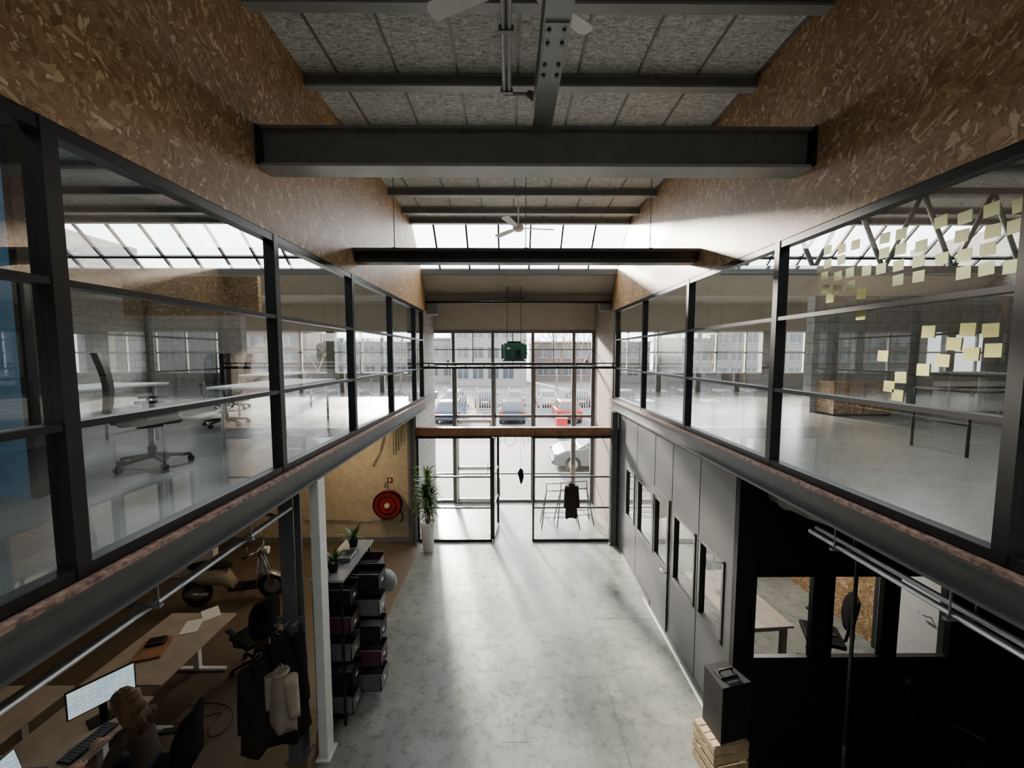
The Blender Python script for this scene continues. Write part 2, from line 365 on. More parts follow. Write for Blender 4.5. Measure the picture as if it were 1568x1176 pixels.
# ------------------------------------------------------------ mezzanine glazed partitions
def partition(nm,x,ys,inward):
    o=MB(nm)
    for y in ys: 
        o.bb(x-.05,x+.05,y-.035,y+.035,ZM,ZG,'black')
    for z,h in ((ZM+.03,.06),(4.25,.035),(4.94,.035),(ZG-.03,.07)):
        o.bb(x-.045,x+.045,ys[0],ys[-1],z-h/2,z+h/2,'black')
    o.poly([(x,ys[0],ZM),(x,ys[-1],ZM),(x,ys[-1],ZG),(x,ys[0],ZG)],'glass2'); o.done()
yl=[-5.2,-3.4,-1.65,.14,1.93,3.72,5.5,7.3,9.1,9.9]
yr=[-5.6,-3.7,-1.8,.12,2.02,3.92,5.85,7.8,9.75]
partition('window_3_partition',XL-.05,yl,1); partition('window_4_partition',XR+.05,yr,-1)
for nm,x0,sg in (('beam_edge_left',XL,1),('beam_edge_right',XR,-1)):
    b=MB(nm)
    b.bb(x0,x0-sg*.03,YB,10.0,ZS,ZM-.01,'edge'); b.bb(x0+sg*.05,x0-sg*.06,YB,10.0,ZS-.012,ZS+.012,'edge')
    b.bb(x0+sg*.05,x0-sg*.06,YB,10.0,ZM-.055,ZM-.035,'edge')
    b.bb(x0+sg*.055,x0-sg*.0,YB,10.0,ZM-.033,ZM-.005,'redp')
    b.done()
# main girder
g=MB('girder_beam')
g.bb(XL+.002,XR-.002,3.56,3.66,6.2,6.5,'steel'); g.bb(XL+.002,XR-.002,3.50,3.72,6.185,6.21,'steel_l'); g.bb(XL+.002,XR-.002,3.50,3.72,6.49,6.515,'steel')
for x in (XL+.01,XR-.01): g.box((x,3.6,6.35),(.02,.26,.32),'black')
g.done()
g=MB('ridge_beam')
g.bb(.20,.36,-5.9,3.70,6.52,6.535,'steel_l'); g.bb(.27,.29,-5.9,3.70,6.53,6.72,'steel'); g.bb(.20,.36,-5.9,3.70,6.715,6.73,'steel_l')
g.bb(.21,.35,2.45,2.95,6.508,6.52,'steel_l')
for yy in (2.5,2.6,2.78,2.88):
    for xx in (.235,.325): g.cyl((xx,yy,6.495),(xx,yy,6.51),.014,'black',seg=6)
g.done()
p=MB('ceiling_conduit')
for xx in (-.05,.0): p.tube([(xx,-.6,7.2),(xx,4.2,7.2)],.018,'steel_l')
for yy in (1,2.4,3.4,4.15): p.cyl((-.025,yy,7.2),(-.025,yy,7.4),.008,'steel_l'); p.box((-.025,yy,7.2),(.12,.03,.05),'steel')
p.tube([(-.05,4.2,7.2),(.26,4.2,7.2)],.018,'steel_l')
p.cyl((.2,4.2,7.2),(.27,4.1,7.1),.035,'steel',r2=.05)
p.done()
def fan(loc,rotz,rod):
    e=bpy.data.objects.new('ceiling_fan',None); scene.collection.objects.link(e); e.location=loc; e.rotation_euler=(0,0,rotz)
    h=MB('motor'); h.lathe((0,0,0),[(.02,.09),(.07,.07),(.10,.03),(.10,-.02),(.06,-.05),(.01,-.055)],'white'); h.cyl((0,0,.07),(0,0,rod),.012,'white'); h.lathe((0,0,rod-.08),[(.015,0),(.055,.05),(.06,.08)],'white'); h.done(parent=e)
    for i in range(3):
        b=MB('blade_%d'%(i+1)); a=i*2*math.pi/3
        b.prism([(.09,-.02,0),(.2,-.05,.0),(.62,-.065,.0),(.655,-.03,0),(.655,.03,.0),(.62,.065,0),(.2,.05,0),(.09,.02,0)],(0,0,.008),'white')
        b.done(rot=(R(10),0,a),parent=e)
fan((.16,7.27,6.83),R(8),.56); fan((.06,2.66,6.92),R(38),.47)
l=MB('suspended_light_channel')
l.prism([(XL+.002,5.55,5.90),(XL+.002,5.60,5.86),(XL+.002,5.78,5.86),(XL+.002,5.83,5.90),(XL+.002,5.83,6.0),(XL+.002,5.55,6.0)],(XR-XL-.004,0,0),'black')
l.bb(XL+.002,XR-.002,5.5,5.88,6.0,6.03,'steel')
for x in (-1.6,.23,1.97): l.cyl((x,5.69,6.02),(x,5.69,7.495),.006,'steel'); l.box((x,5.69,6.05),(.06,.08,.05),'black')
l.done()
# ------------------------------------------------------------ rear bay
w=MB('wall_entrance_left'); w.bb(XL-.35,XL-.15,9.95,YF,ZS,6.1,'block'); w.bb(XL-.35,XL-.15,YP,YF,0,ZS,'block'); w.done()
w=MB('wall_entrance_right'); w.bb(XR,XR+.2,9.95,YF,ZS,6.1,'brickb'); w.bb(XR,XR+.2,YP,YF,0,ZS,'brickb'); w.done()
w=MB('wall_facade')
w.bb(XW,XE,YF,YF+.2,5.3,6.25,'beige')
w.bb(XW,XL-.35,YF,YF+.2,0,4.0,'block'); w.bb(XR+.1,XE,YF,YF+.2,0,4.0,'block')
for x in (-10.9,-8.2,-5.4): w.bb(x-.12,x+.12,YF,YF+.2,4.0,5.3,'block')
w.bb(7.7,8.4,YF,YF+.2,4,5.3,'block'); w.bb(9.3,XE,YF,YF+.2,4,5.3,'block')
w.done()
fa=MB('window_5_facade')
for x in (-2.4,-1.69,-.5,.71,1.95,2.54): fa.bb(x-.045,x+.045,YF-.04,YF+.08,0,5.3,'steel')
for x in (-1.62,-.43,.78,2.02): fa.bb(x-.02,x+.02,YF-.02,YF+.08,0,4.3,'steel_l')
for z in (.04,2.7,4.3,5.27): fa.bb(-2.45,2.59,YF-.02,YF+.08,z-.04,z+.04,'steel')
for z in (.9,): fa.bb(-2.4,2.54,YF,YF+.05,z-.02,z+.02,'steel')
fa.bb(-2.4,2.54,YF,YF+.05,4.72,4.75,'steel_l')
for x in (-1.1,.1,1.33): fa.bb(x-.015,x+.015,YF,YF+.05,4.3,5.3,'steel_l')
x=-10.8
while x<9.3:
    if not(-2.6<x<2.7): fa.bb(x-.025,x+.025,YF,YF+.06,4.0,5.3,'white')
    x+=.9
for (a,b) in ((XW,-2.45),(2.7,9.3)):
    for z in (4.02,4.65,5.28): fa.bb(a,b,YF,YF+.06,z-.025,z+.025,'white')
fa.poly([(XW,YF+.03,0.0),(XE,YF+.03,0.0),(XE,YF+.03,5.3),(XW,YF+.03,5.3)],'glass')
# frosted round logo on the glazing
O=(.02,YF+.015,1.95)
fa.torus(O,.17,.012,'decal','y',28,6); fa.torus((O[0]+.42,O[1],O[2]),.15,.012,'decal','y',28,6,-90,90); fa.box((O[0]+.42,O[1],O[2]),(.02,.015,.30),'decal'); fa.tube([(O[0]-.42,O[1],O[2]+.16),(O[0]-.30,O[1],O[2]+.16),(O[0]-.30,O[1],O[2]-.1),(O[0]-.36,O[1],O[2]-.16),(O[0]-.43,O[1],O[2]-.1)],.011,'decal')
fa.done()
d=MB('door_1_facade')
for x in (-1.58,-.56): d.bb(x-.04,x+.04,YF-.10,YF-.045,.02,2.6,'white')
for z in (.1,1.1,2.56): d.bb(-1.58,-.58,YF-.10,YF-.045,z-.05,z+.05,'white')
d.cyl((-.66,YF-.12,.95),(-.66,YF-.12,1.3),.012,'chrome'); d.done()
b=MB('beam_timber'); b.bb(XL-.12,XR,YP-.08,YP+.1,2.64,2.84,'wood'); b.bb(XL-.12,XR,YP-.1,YP+.12,2.62,2.645,'black'); b.done()
d=MB('window_6_screen')
def pane(mb,x0,x1,z0=0.0,z1=2.62,y=YP,rails=(.85,1.62)):
    mb.bb(x0,x0+.045,y-.03,y+.03,z0,z1,'black'); mb.bb(x1-.045,x1,y-.03,y+.03,z0,z1,'black')
    mb.bb(x0,x1,y-.03,y+.03,z0,z0+.06,'black'); mb.bb(x0,x1,y-.03,y+.03,z1-.05,z1,'black')
    for r in rails: mb.bb(x0,x1,y-.02,y+.02,r-.017,r+.017,'black')
pane(d,XL-.12,-.42); pane(d,.56,XR-.01); d.bb(2.44,2.47,YP-.03,YP+.03,0,2.62,'black')
d.poly([(XL-.12,YP,0.02),(-.42,YP,0.02),(-.42,YP,2.62),(XL-.12,YP,2.62)],'glass'); d.poly([(.56,YP,0.02),(XR,YP,0.02),(XR,YP,2.62),(.56,YP,2.62)],'glass')
d.done()
d=MB('door_2_leaf')
pane(d,0,.95,.02,2.58,0); d.poly([(0,0,.02),(.95,0,.02),(.95,0,2.58),(0,0,2.58)],'glass'); d.tube([(.87,-.05,.8),(.87,-.05,1.3)],.013,'chrome')
d.done(loc=(-.40,YP+.06,0),rot=(0,0,R(84)))
o=MB('hanging_sign'); o.prism([(-.08,0,.1),(-.02,0,.22),(.05,0,.18),(.07,0,.0),(.04,0,-.12),(.0,0,-.2),(-.03,0,-.1)],(0,.012,0),'blackm'); o.cyl((0,.006,.2),(0,.006,1.0),.004,'black',seg=6); o.done(loc=(.28,YP-.02,1.62))
r=MB('suspended_rail')
r.bb(XL+.002,XR-.002,9.72,9.82,4.24,4.30,'black'); r.bb(XL+.002,XR-.002,9.74,9.80,4.36,4.39,'black')
for i in range(11): 
    x=XL+.15+i*.45; r.bb(x-.01,x+.01,9.75,9.79,4.29,4.37,'black')
for x in (-1.5,1.9): r.sph((x,9.77,4.42),.03,'black')
r.done()
h=MB('hoist_unit')
h.box((0,0,0),(.50,.36,.42),'green'); 
for i in range(8): h.box((-.2+i*.057,-.19,0),(.02,.02,.36),'green')
h.box((-.29,0,0),(.06,.32,.36),'green'); h.box((.29,0,.0),(.06,.3,.36),'green'); h.box((0,0,.235),(.34,.2,.05),'black'); h.box((.1,-.21,-.05),(.12,.03,.16),'black'); h.box((-.14,-.21,.08),(.08,.03,.05),'white')
h.box((0,0,-.22),(.56,.34,.03),'black')
for x in (-.17,.17): h.cyl((x,0,.2),(x,0,1.62),.008,'black',seg=6)
h.box((0,0,1.34),(.5,.1,.03),'black')
h.done(loc=(.12,10.08,4.66))
# ------------------------------------------------------------ left ground level
w=MB('wall_office_back'); w.bb(XW,XL-.35,YP,YP+.2,0,ZS,'cream'); w.bb(XW,XL-.36,YP-.02,YP,0,.12,'steel_l'); w.done()
w=MB('wall_office_divider'); w.bb(-8.0,-6.1,7.95,8.1,0,ZS,'white'); w.done()
def ibeam(nm,x,y,z0,z1,m,w=.16,dd=.16):
    o=MB(nm); o.bb(x-w/2,x+w/2,y-dd/2,y-dd/2+.014,z0,z1,m); o.bb(x-w/2,x+w/2,y+dd/2-.014,y+dd/2,z0,z1,m); o.bb(x-.007,x+.007,y-dd/2,y+dd/2,z0,z1,m)
    o.bb(x-w/2-.03,x+w/2+.03,y-dd/2-.03,y+dd/2+.03,z0,z0+.02,m); o.done()
ibeam('column_steel',-2.42,4.28,0,ZS-.1,'steel',.16,.16)
o=MB('column_white'); o.bb(-2.16,-2.06,4.2,4.36,0,ZS-.01,'whitecol',bev=.006); o.bb(-2.19,-2.03,4.17,4.39,0,.02,'whitecol'); o.done()
ibeam('column_steel',-2.30,9.36,0,5.66,'steel',.14,.14)
ibeam('column_steel',2.50,9.36,0,ZS-.02,'steel',.14,.12)
p=MB('pipe_conduits_left')
for i,(x,z,r) in enumerate(((-2.25,3.02,.018),(-2.32,2.98,.018),(-2.40,2.93,.026))):
    p.tube([(x,-4,z),(x,4.0,z)],r,'chrome')
for y in [k*.9-3 for k in range(8)]: p.box((-2.34,y,3.03),(.32,.03,.02),'steel_l'); p.cyl((-2.2,y,3.03),(-2.2,y,3.24),.006,'steel_l',seg=6); p.cyl((-2.5,y,3.03),(-2.5,y,3.24),.006,'steel_l',seg=6)
p.tube([(-2.40,4.0,2.93),(-2.6,4.1,2.93),(-5.5,4.1,2.93)],.02,'chrome')
p.done()
p=MB('pipe_wall_conduits')
for k in range(4): p.tube([(-2.6-.06*k,9.44,3.1),(-2.6-.06*k,9.44,2.5-.1*k)],.012,'chrome')
p.tube([(-3.3,9.46,1.9),(-3.1,9.46,2.3),(-2.95,9.46,2.9)],.012,'chrome'); p.tube([(-5,9.46,.55),(-2.6,9.46,.55)],.012,'chrome')
p.tube([(-2.5,5,3.1),(-2.5,9.3,3.1)],.014,'chrome')
p.done()
h=MB('fire_hose_reel')
h.lathe((0,0,0),[(.01,-.02),(.31,-.02),(.33,-.03),(.33,-.045),(.30,-.05),(.28,-.04),(.1,-.035),(.02,-.035)],'red',32,'y')
h.lathe((0,0,0),[(.01,-.20),(.10,-.205),(.29,-.20),(.31,-.205),(.32,-.20),(.32,-.185),(.30,-.19),(.02,-.19)],'red',32,'y')
for k in range(4):
    for j in range(3): h.torus((0,-.065-.035*k,0),.29-.04*j,.018,'blackm','y')
h.cyl((0,.0,0),(0,-.22,0),.05,'chrome'); h.cyl((0,-.2,0),(0,-.23,0),.06,'white'); h.cyl((0,.05,0),(0,-.02,0),.06,'red')
h.torus((0,-.205,0),.21,.012,'blackm','y')
h.torus((0,-.205,0),.33,.016,'blackm','y')
h.tube([(0,-.02,.0),(-.1,.0,.36),(-.1,.02,.55)],.015,'chrome'); h.tube([(.28,-.12,-.1),(.35,-.12,-.3),(.3,-.12,-.45)],.015,'blackm')
h.done(loc=(-2.9,9.42,1.02))
h=MB('fire_sign'); h.box((0,0,0),(.12,.01,.12),'red'); h.box((0,-.008,0),(.05,.006,.07),'white'); h.done(loc=(-2.9,9.49,1.55))
p=MB('potted_dracaena')
p.lathe((0,0,0),[(.10,0),(.115,.02),(.16,.6),(.175,.72),(.16,.72),(.15,.66)],'pot',28)
p.lathe((0,0,.64),[(.001,.02),(.145,.0)],'soil',20)
for (x,y,h_) in ((0,0,1.25),(.05,.03,.95),(-.06,-.02,1.08),(.02,-.05,.85)):
    p.cyl((x*.5,y*.5,.64),(x,y,h_),.018,'bark',seg=8)
    for lay in range(7):
        z=h_+lay*.09*(.7 if h_<1.2 else 1.0)
        for k in range(9):
            a=k*2*math.pi/9+lay*.6+random.random()*.4
            p.leaf((x,y,z),(math.cos(a),math.sin(a),.9+.25*lay+random.random()*.4),.38+random.random()*.14,.042,2.1,'leaf' if random.random()<.6 else 'leafl')
p.done(loc=(-1.90,9.02,0))
e=bpy.data.objects.new('display_rack',None); scene.collection.objects.link(e)
k=MB('frame')
X0,X1,Y0,Y1,ZT=-2.36,-2.02,4.62,5.62,1.86
for x in (X0,X1-.03):
    for y in (Y0,(Y0+Y1)/2-.015,Y1-.03): k.bb(x,x+.03,y,y+.03,0,ZT,'black')
for z in (.1,.45,.8,1.15,1.5,ZT): k.bb(X0,X1,Y0,Y1,z-.012,z+.008,'black')
k.bb(X0-.02,X0-.005,Y0,Y1,.05,ZT,'blackm'); k.bb(X0-.03,X1+.03,Y0-.03,Y1+.03,ZT+.008,ZT+.035,'steel_l')
k.done(parent=e)
n=0
for r_,z in enumerate((.12,.46,.81,1.16,1.51)):
    for c_,y in enumerate((4.64,4.98,5.31)):
        n+=1; q=MB('bin_%d'%n); cc=['grey','plastic','grey','maroon','plastic'][(r_+c_*2)%5]
        dx=.30+.12*((r_*3+c_*2)%3); w_=.28; hh=.22
        q.bb(0,dx,0,.01,0,hh,cc); q.bb(0,dx,w_-.01,w_,0,hh,cc); q.bb(0,dx,0,w_,0,.01,cc); q.bb(dx-.01,dx,0,w_,0,hh*.85,cc); q.bb(0,.01,0,w_,0,hh,cc)
        q.bb(0,dx,-.006,.012,hh,hh+.006,'steel'); q.bb(0,dx,w_-.012,w_+.006,hh,hh+.006,'steel')
        q.bb(dx,dx+.004,.11,.17,.07,.10,'white'); q.bb(.05,dx-.04,.04,.24,.02,.15,'grey' if n%4==0 else 'blackm')
        q.done(loc=(X0+.12,y,z+.012),parent=e)
h=MB('dish'); h.lathe((0,0,0),[(.0,.05),(.06,.045),(.11,.02),(.145,-.01),(.155,-.015),(.15,-.02),(.10,.005),(.0,.03)],'grey',24,'x'); h.cyl((-.02,0,0),(-.3,0,0),.012,'black'); h.done(loc=(-1.68,5.35,1.46),rot=(R(10),R(-35),R(-20)),parent=e)
def smallplant(loc,sz):
    p=MB('potted_plant_small'); p.lathe((0,0,0),[(.05,0),(.07,.12),(.065,.12),(.055,.10)],'plastic',16); p.lathe((0,0,.1),[(.001,.005),(.06,0)],'soil',12)
    for i in range(34):
        a=random.random()*6.28; p.leaf((0,0,.11),(math.cos(a),math.sin(a),.6+random.random()*2),sz*(.6+random.random()*.6),.03,1.2,random.choice(('leaf','leafl')),5)
    p.done(loc=loc)
smallplant((-2.2,4.8,1.895),.2); smallplant((-2.2,5.45,1.895),.22)
o=MB('storage_tray'); o.bb(-.09,.09,-.12,.12,0,.01,'chrome'); o.bb(-.09,-.08,-.12,.12,0,.06,'chrome'); o.bb(.08,.09,-.12,.12,0,.06,'chrome'); o.bb(-.09,.09,-.12,-.11,0,.06,'chrome'); o.bb(-.09,.09,.11,.12,0,.06,'chrome'); o.done(loc=(-2.17,5.13,1.895))
def coat(nm,loc,m,h_,w_,d_,rz,sleeve=True,seedv=1):
    c=MB(nm); rings=[]; N=32
    for i in range(13):
        t=i/12; z=-h_*t
        ww=w_*(.18+.82*min(1,(t*4)**.6))*(1+.12*t) if t>0 else w_*.16
        dp=d_*(.5+.5*min(1,t*4))
        ring=[]
        for k in range(N):
            a=2*math.pi*k/N; fold=1+.13*t*math.sin(5*a+seedv)+.07*t*math.sin(9*a+2*seedv+t*3)
            ring.append((ww*.5*math.cos(a)*fold,dp*.5*math.sin(a)*fold,z-.03*abs(math.cos(a))*(1-t)+.03*t*math.sin(3*a+seedv)))
        rings.append(ring)
    c.loft(rings,m)
    if sleeve:
        for sg in (-1,1):
            rr=[]
            for i in range(7):
                t=i/6; cx=sg*(w_*.40+.05*t); cz=-.06-t*h_*.62; r0=.065-.015*t
                rr.append([(cx+r0*math.cos(a)*(1+.1*math.sin(4*a+i)),r0*1.1*math.sin(a)-.02*t,cz) for a in [2*math.pi*k/12 for k in range(12)]])
            c.loft(rr,m)
    c.torus((0,0,.03),.03,.005,'chrome','y',16,6)
    c.torus((0,0,-.03),.06,.025,m,'z',16,6)
    return c.done(loc=loc,rot=(0,0,rz))
coat('hanging_coat',(-2.42,4.00,1.66),'blackm',1.15,.42,.24,R(20))
coat('hanging_coat',(-2.33,3.84,1.40),'creamcoat',.62,.30,.13,R(-15),True,3)
coat('hanging_coat',(-2.56,3.86,1.5),'browncoat',.95,.30,.2,R(50),True,5)
o=MB('coat_hook_rail'); o.bb(-2.56,-2.26,4.185,4.2,1.64,1.72,'steel'); 
for x in (-2.5,-2.41,-2.32): o.tube([(x,4.19,1.69),(x,4.08,1.68),(x,4.05,1.73)],.008,'chrome')
o.done()
def desk(nm,loc,lx,ly,top='deskw'):
    d=MB(nm); d.box((0,0,.735),(lx,ly,.028),top,bev=.004)
    for sy in (-1,1):
        y=sy*(ly/2-.18); d.bb(-.04,.04,y-.03,y+.03,.03,.70,'white'); d.box((0,y,.02),(lx*.86,.07,.035),'white',bev=.008); d.bb(-lx*.4,lx*.4,y-.025,y+.025,.695,.72,'white')
    d.bb(-.02,.02,-ly/2+.18,ly/2-.18,.6,.66,'white'); d.done(loc=loc)
desk('desk',(-4.45,3.5,0),.86,1.5); desk('desk',(-4.55,5.05,0),.95,1.3); desk('desk',(-5.5,3.6,0),.86,1.6); desk('desk',(-4.45,1.7,0),.86,1.6)
def monitor(loc,rz,w_=.6,h_=.34):
    m=MB('computer_monitor'); m.box((0,0,.33),(w_,.025,h_),'plastic',bev=.006); m.poly([(-w_/2+.012,-.0135,.33-h_/2+.015),(w_/2-.012,-.0135,.33-h_/2+.015),(w_/2-.012,-.0135,.33+h_/2-.012),(-w_/2+.012,-.0135,.33+h_/2-.012)],'screen')
    m.bb(-.03,.03,.012,.04,.02,.33,'plastic'); m.box((0,.03,.008),(.24,.18,.014),'plastic',bev=.004); m.done(loc=loc,rot=(0,0,rz))
monitor((-4.28,3.96,.75),R(55),.52,.30); monitor((-4.78,3.02,.75),R(95))
def laptop(loc,rz):
    m=MB('laptop'); m.box((0,0,.01),(.32,.22,.016),'grey',bev=.003); m.box((0,0,.019),(.27,.11,.002),'blackm'); 
    m.box((0,.135,.12),(.32,.008,.22),'grey',rot=(R(-15),0,0)); m.box((0,.130,.121),(.30,.003,.20),'screen',rot=(R(-15),0,0)); m.done(loc=loc,rot=(0,0,rz))
laptop((-4.40,3.30,.75),R(95)); laptop((-4.4,2.1,.75),R(95))
k=MB('keyboard'); k.box((0,0,.01),(.15,.42,.015),'plastic',bev=.003)
for i in range(5):
    for j in range(14): k.box((-.055+i*.027,-.19+j*.029,.02),(.02,.022,.006),'grey')
k.done(loc=(-4.17,3.70,.75),rot=(0,0,R(-8)))
k=MB('wooden_tray'); k.box((0,0,.015),(.3,.4,.03),'wood',bev=.004); k.box((0,.1,.05),(.2,.14,.04),'blackm',bev=.004); k.done(loc=(-4.65,4.95,.75),rot=(0,0,R(20)))
k=MB('desk_papers'); k.box((0,0,.003),(.21,.3,.006),'white'); k.box((.15,.25,.002),(.21,.3,.004),'white',rot=(0,0,.4)); k.done(loc=(-4.5,5.4,.75),rot=(0,0,R(20)))
def chair_mesh():
    c=MB('office_chair')
    for i in range(5):
        a=i*2*math.pi/5; x,y=math.cos(a),math.sin(a)
        c.cyl((0,0,.11),(x*.30,y*.30,.075),.026,'plastic',r2=.016,seg=8); c.cyl((x*.3-y*.025,y*.3+x*.025,.032),(x*.3+y*.025,y*.3-x*.025,.032),.03,'plastic',seg=12); c.cyl((x*.3,y*.3,.03),(x*.3,y*.3,.08),.01,'plastic')
    c.cyl((0,0,.08),(0,0,.42),.026,'chrome'); c.cyl((0,0,.08),(0,0,.2),.036,'plastic'); c.box((0,0,.42),(.2,.22,.04),'plastic',bev=.01)
    c.box((.01,0,.475),(.48,.48,.075),'fabric',bev=.03)
    c.tube([(-.08,0,.43),(-.27,0,.46),(-.31,0,.7)],.02,'plastic')
    rings=[]
    for i in range(9):
        t=i/8; z=.58+.56*t; w_=.21*(1-.25*(2*t-1)**4)*(1.0 if t<.7 else 1-.35*(t-.7)); xo=-.29-.05*t+.04*math.sin(math.pi*t)
        rings.append([(xo-.03,-w_,z),(xo-.045,0,z),(xo-.03,w_,z),(xo+.015,w_,z),(xo-.005,0,z),(xo+.015,-w_,z)])
    c.loft(rings,'fabric')
    for s_ in (-1,1): c.tube([(-.05,s_*.22,.44),(-.02,s_*.29,.5),(-.02,s_*.29,.66)],.015,'plastic'); c.box((.03,s_*.29,.675),(.25,.07,.025),'plastic',bev=.01)
    return c
c0=chair_mesh().done(loc=(-3.44,3.62,0),rot=(0,0,R(187)))
inst(c0,'office_chair',(-3.75,5.6,0),(0,0,R(150))); inst(c0,'office_chair',(-3.55,1.9,0),(0,0,R(170)))
inst(c0,'office_chair',(-3.62,4.0,ZM-.02),(0,0,R(40))); inst(c0,'office_chair',(-5.7,8.2,ZM-.02),(0,0,R(200))); inst(c0,'office_chair',(-4.5,6.3,ZM-.02),(0,0,R(120)))
inst(c0,'office_chair',(4.5,3.7,0.006),(0,0,R(-60)))
cu=bpy.data.curves.new('floor_cable','CURVE'); cu.dimensions='3D'; cu.bevel_depth=.006; sp=cu.splines.new('NURBS'); pts=[(-4.3,4.6,.02),(-3.9,4.7,.02),(-3.6,4.9,.02),(-3.75,4.55,.02),(-3.5,4.4,.02),(-3.4,4.75,.02),(-3.8,5.0,.02),(-4.2,4.9,.02)]
sp.points.add(len(pts)-1)
for p_,q_ in zip(sp.points,pts): p_.co=q_+(1,)
sp.use_endpoint_u=True; cu.materials.append(M['plastic']); o=bpy.data.objects.new('floor_cable',cu); scene.collection.objects.link(o)
s=MB('motor_scooter')
for x in (-.62,.62):
    s.torus((x,0,.24),.19,.055,'tyre','y',28,10); s.lathe((x,0,.24),[(.14,-.03),(.15,0),(.14,.03)],'chrome',20,'y'); s.cyl((x,-.08,.24),(x,.08,.24),.03,'chrome')
def ring(x,z,w,h): return [(x,w*math.cos(a),z+h*math.sin(a)) for a in [2*math.pi*k/14 for k in range(14)]]
s.loft([ring(-.85,.62,.05,.03),ring(-.75,.60,.12,.10),ring(-.5,.56,.16,.17),ring(-.2,.52,.15,.18),ring(-.08,.42,.13,.16),ring(.0,.32,.12,.08)],'creamcoat')
s.box((.16,0,.28),(.5,.26,.06),'plastic',bev=.02)
s.loft([ring(.38,.30,.12,.05),ring(.42,.45,.18,.05),ring(.44,.7,.16,.05),ring(.42,.86,.08,.05)],'chrome')
s.loft([ring(-.72,.76,.08,.03),ring(-.5,.76,.14,.05),ring(-.2,.74,.12,.05),ring(-.05,.70,.06,.03)],'blackm')
s.cyl((.62,.06,.24),(.45,.03,.95),.025,'chrome'); s.cyl((.62,-.06,.24),(.45,-.03,.95),.025,'chrome')
s.loft([ring(.42,.46,.06,.03),ring(.6,.50,.08,.03),ring(.8,.40,.07,.03)],'chrome')
s.tube([(.36,.34,1.0),(.44,.16,.98),(.44,-.16,.98),(.36,-.34,1.0)],.015,'chrome'); s.cyl((.36,.34,1.0),(.32,.42,1.0),.02,'blackm'); s.cyl((.36,-.34,1.0),(.32,-.42,1.0),.02,'blackm')
s.sph((.5,0,.93),.085,'chrome',(1,1,1)); s.cyl((.55,0,.93),(.585,0,.93),.07,'white'); s.tube([(.36,.3,1.0),(.34,.34,1.18)],.007,'chrome'); s.sph((.34,.35,1.2),.05,'blackm',(.3,1,.8)); s.tube([(.36,-.3,1.0),(.34,-.34,1.18)],.007,'chrome'); s.sph((.34,-.35,1.2),.05,'blackm',(.3,1,.8))
s.tube([(0,.1,.25),(.02,.25,.01)],.012,'chrome'); s.cyl((-.4,-.12,.25),(-.75,-.14,.3),.04,'chrome',r2=.055)
s.done(loc=(-5.1,7.15,0),rot=(0,0,R(12)))
def tubelight(x,y,m,ln=1.3,z=3.12):
    l=MB('ceiling_light'); l.box((0,0,.03),(.12,ln,.05),'white',bev=.005); l.box((0,0,-.004),(.08,ln-.06,.02),m,bev=.004)
    for yy in (-.4,.4): l.cyl((0,yy,.05),(0,yy,.14),.006,'steel',seg=6)
    l.done(loc=(x,y,z))
tubelight(-3.6,8.2,'lamp'); tubelight(-5.6,5.2,'lamp'); tubelight(-5.0,1.5,'lamp')
def area(nm,loc,sx,sy,e_,col,rot=(0,0,0)):
    a=bpy.data.lights.new(nm,'AREA'); a.shape='RECTANGLE'; a.size=sx; a.size_y=sy; a.energy=e_; a.color=col; o=bpy.data.objects.new(nm,a); scene.collection.objects.link(o); o.location=loc; o.rotation_euler=rot
area('office_lamp_light_a',(-3.6,8.1,3.08),.1,1.2,30,(1,.78,.48)); area('office_lamp_light_b',(-5.6,5.2,3.08),.1,1.2,8,(1,.84,.62))
area('meeting_lamp_light',(4.6,7.0,3.08),.1,1.2,110,(1,.94,.85))
# ------------------------------------------------------------ seated person
def evalmesh(o):
    dg=bpy.context.evaluated_depsgraph_get(); me=bpy.data.meshes.new_from_object(o.evaluated_get(dg)); return me
def skinned(name,verts,edges,radii,root=0,sub=2,mats=None,assign=None,parent=None):
    me=bpy.data.meshes.new(name+'_tmp'); me.from_pydata(verts,edges,[]); o=bpy.data.objects.new(name+'_tmp',me); scene.collection.objects.link(o)
    md=o.modifiers.new('s','SKIN'); md.use_smooth_shade=True; md.branch_smoothing=.6
    lay=me.skin_vertices[0].data if me.skin_vertices else None
    if lay is None:
        bpy.context.view_layer.objects.active=o; bpy.ops.mesh.customdata_skin_add(); lay=me.skin_vertices[0].data
    for i,r in enumerate(radii): lay[i].radius=r if isinstance(r,tuple) else (r,r); lay[i].use_root=(i==root)
    sb=o.modifiers.new('b','SUBSURF'); sb.levels=sub; sb.render_levels=sub
    bpy.context.view_layer.update(); m2=evalmesh(o); bpy.data.objects.remove(o); m2.name=name
    m2.materials.clear()
    for m in mats: m2.materials.append(M[m])
    for p in m2.polygons: p.use_smooth=True; p.material_index=assign(p.center) if assign else 0
    k=bpy.data.objects.new(name,m2); scene.collection.objects.link(k)
    if parent: k.parent=parent
    return k
P=bpy.data.objects.new('seated_person',None); scene.collection.objects.link(P); P.location=(-3.50,3.62,0); P.rotation_euler=(0,0,R(187))
V=[(0,0,.60),(.02,0,.76),(.06,0,.90),(.10,0,1.03),(.14,0,1.12),(.17,0,1.19)]
E=[(0,1),(1,2),(2,3),(3,4),(4,5)]; RD=[(.16,.13),(.145,.11),(.155,.11),(.14,.09),(.06,.055),(.05,.05)]
def add(p,par,r): V.append(p); RD.append(r); E.append((par,len(V)-1)); return len(V)-1
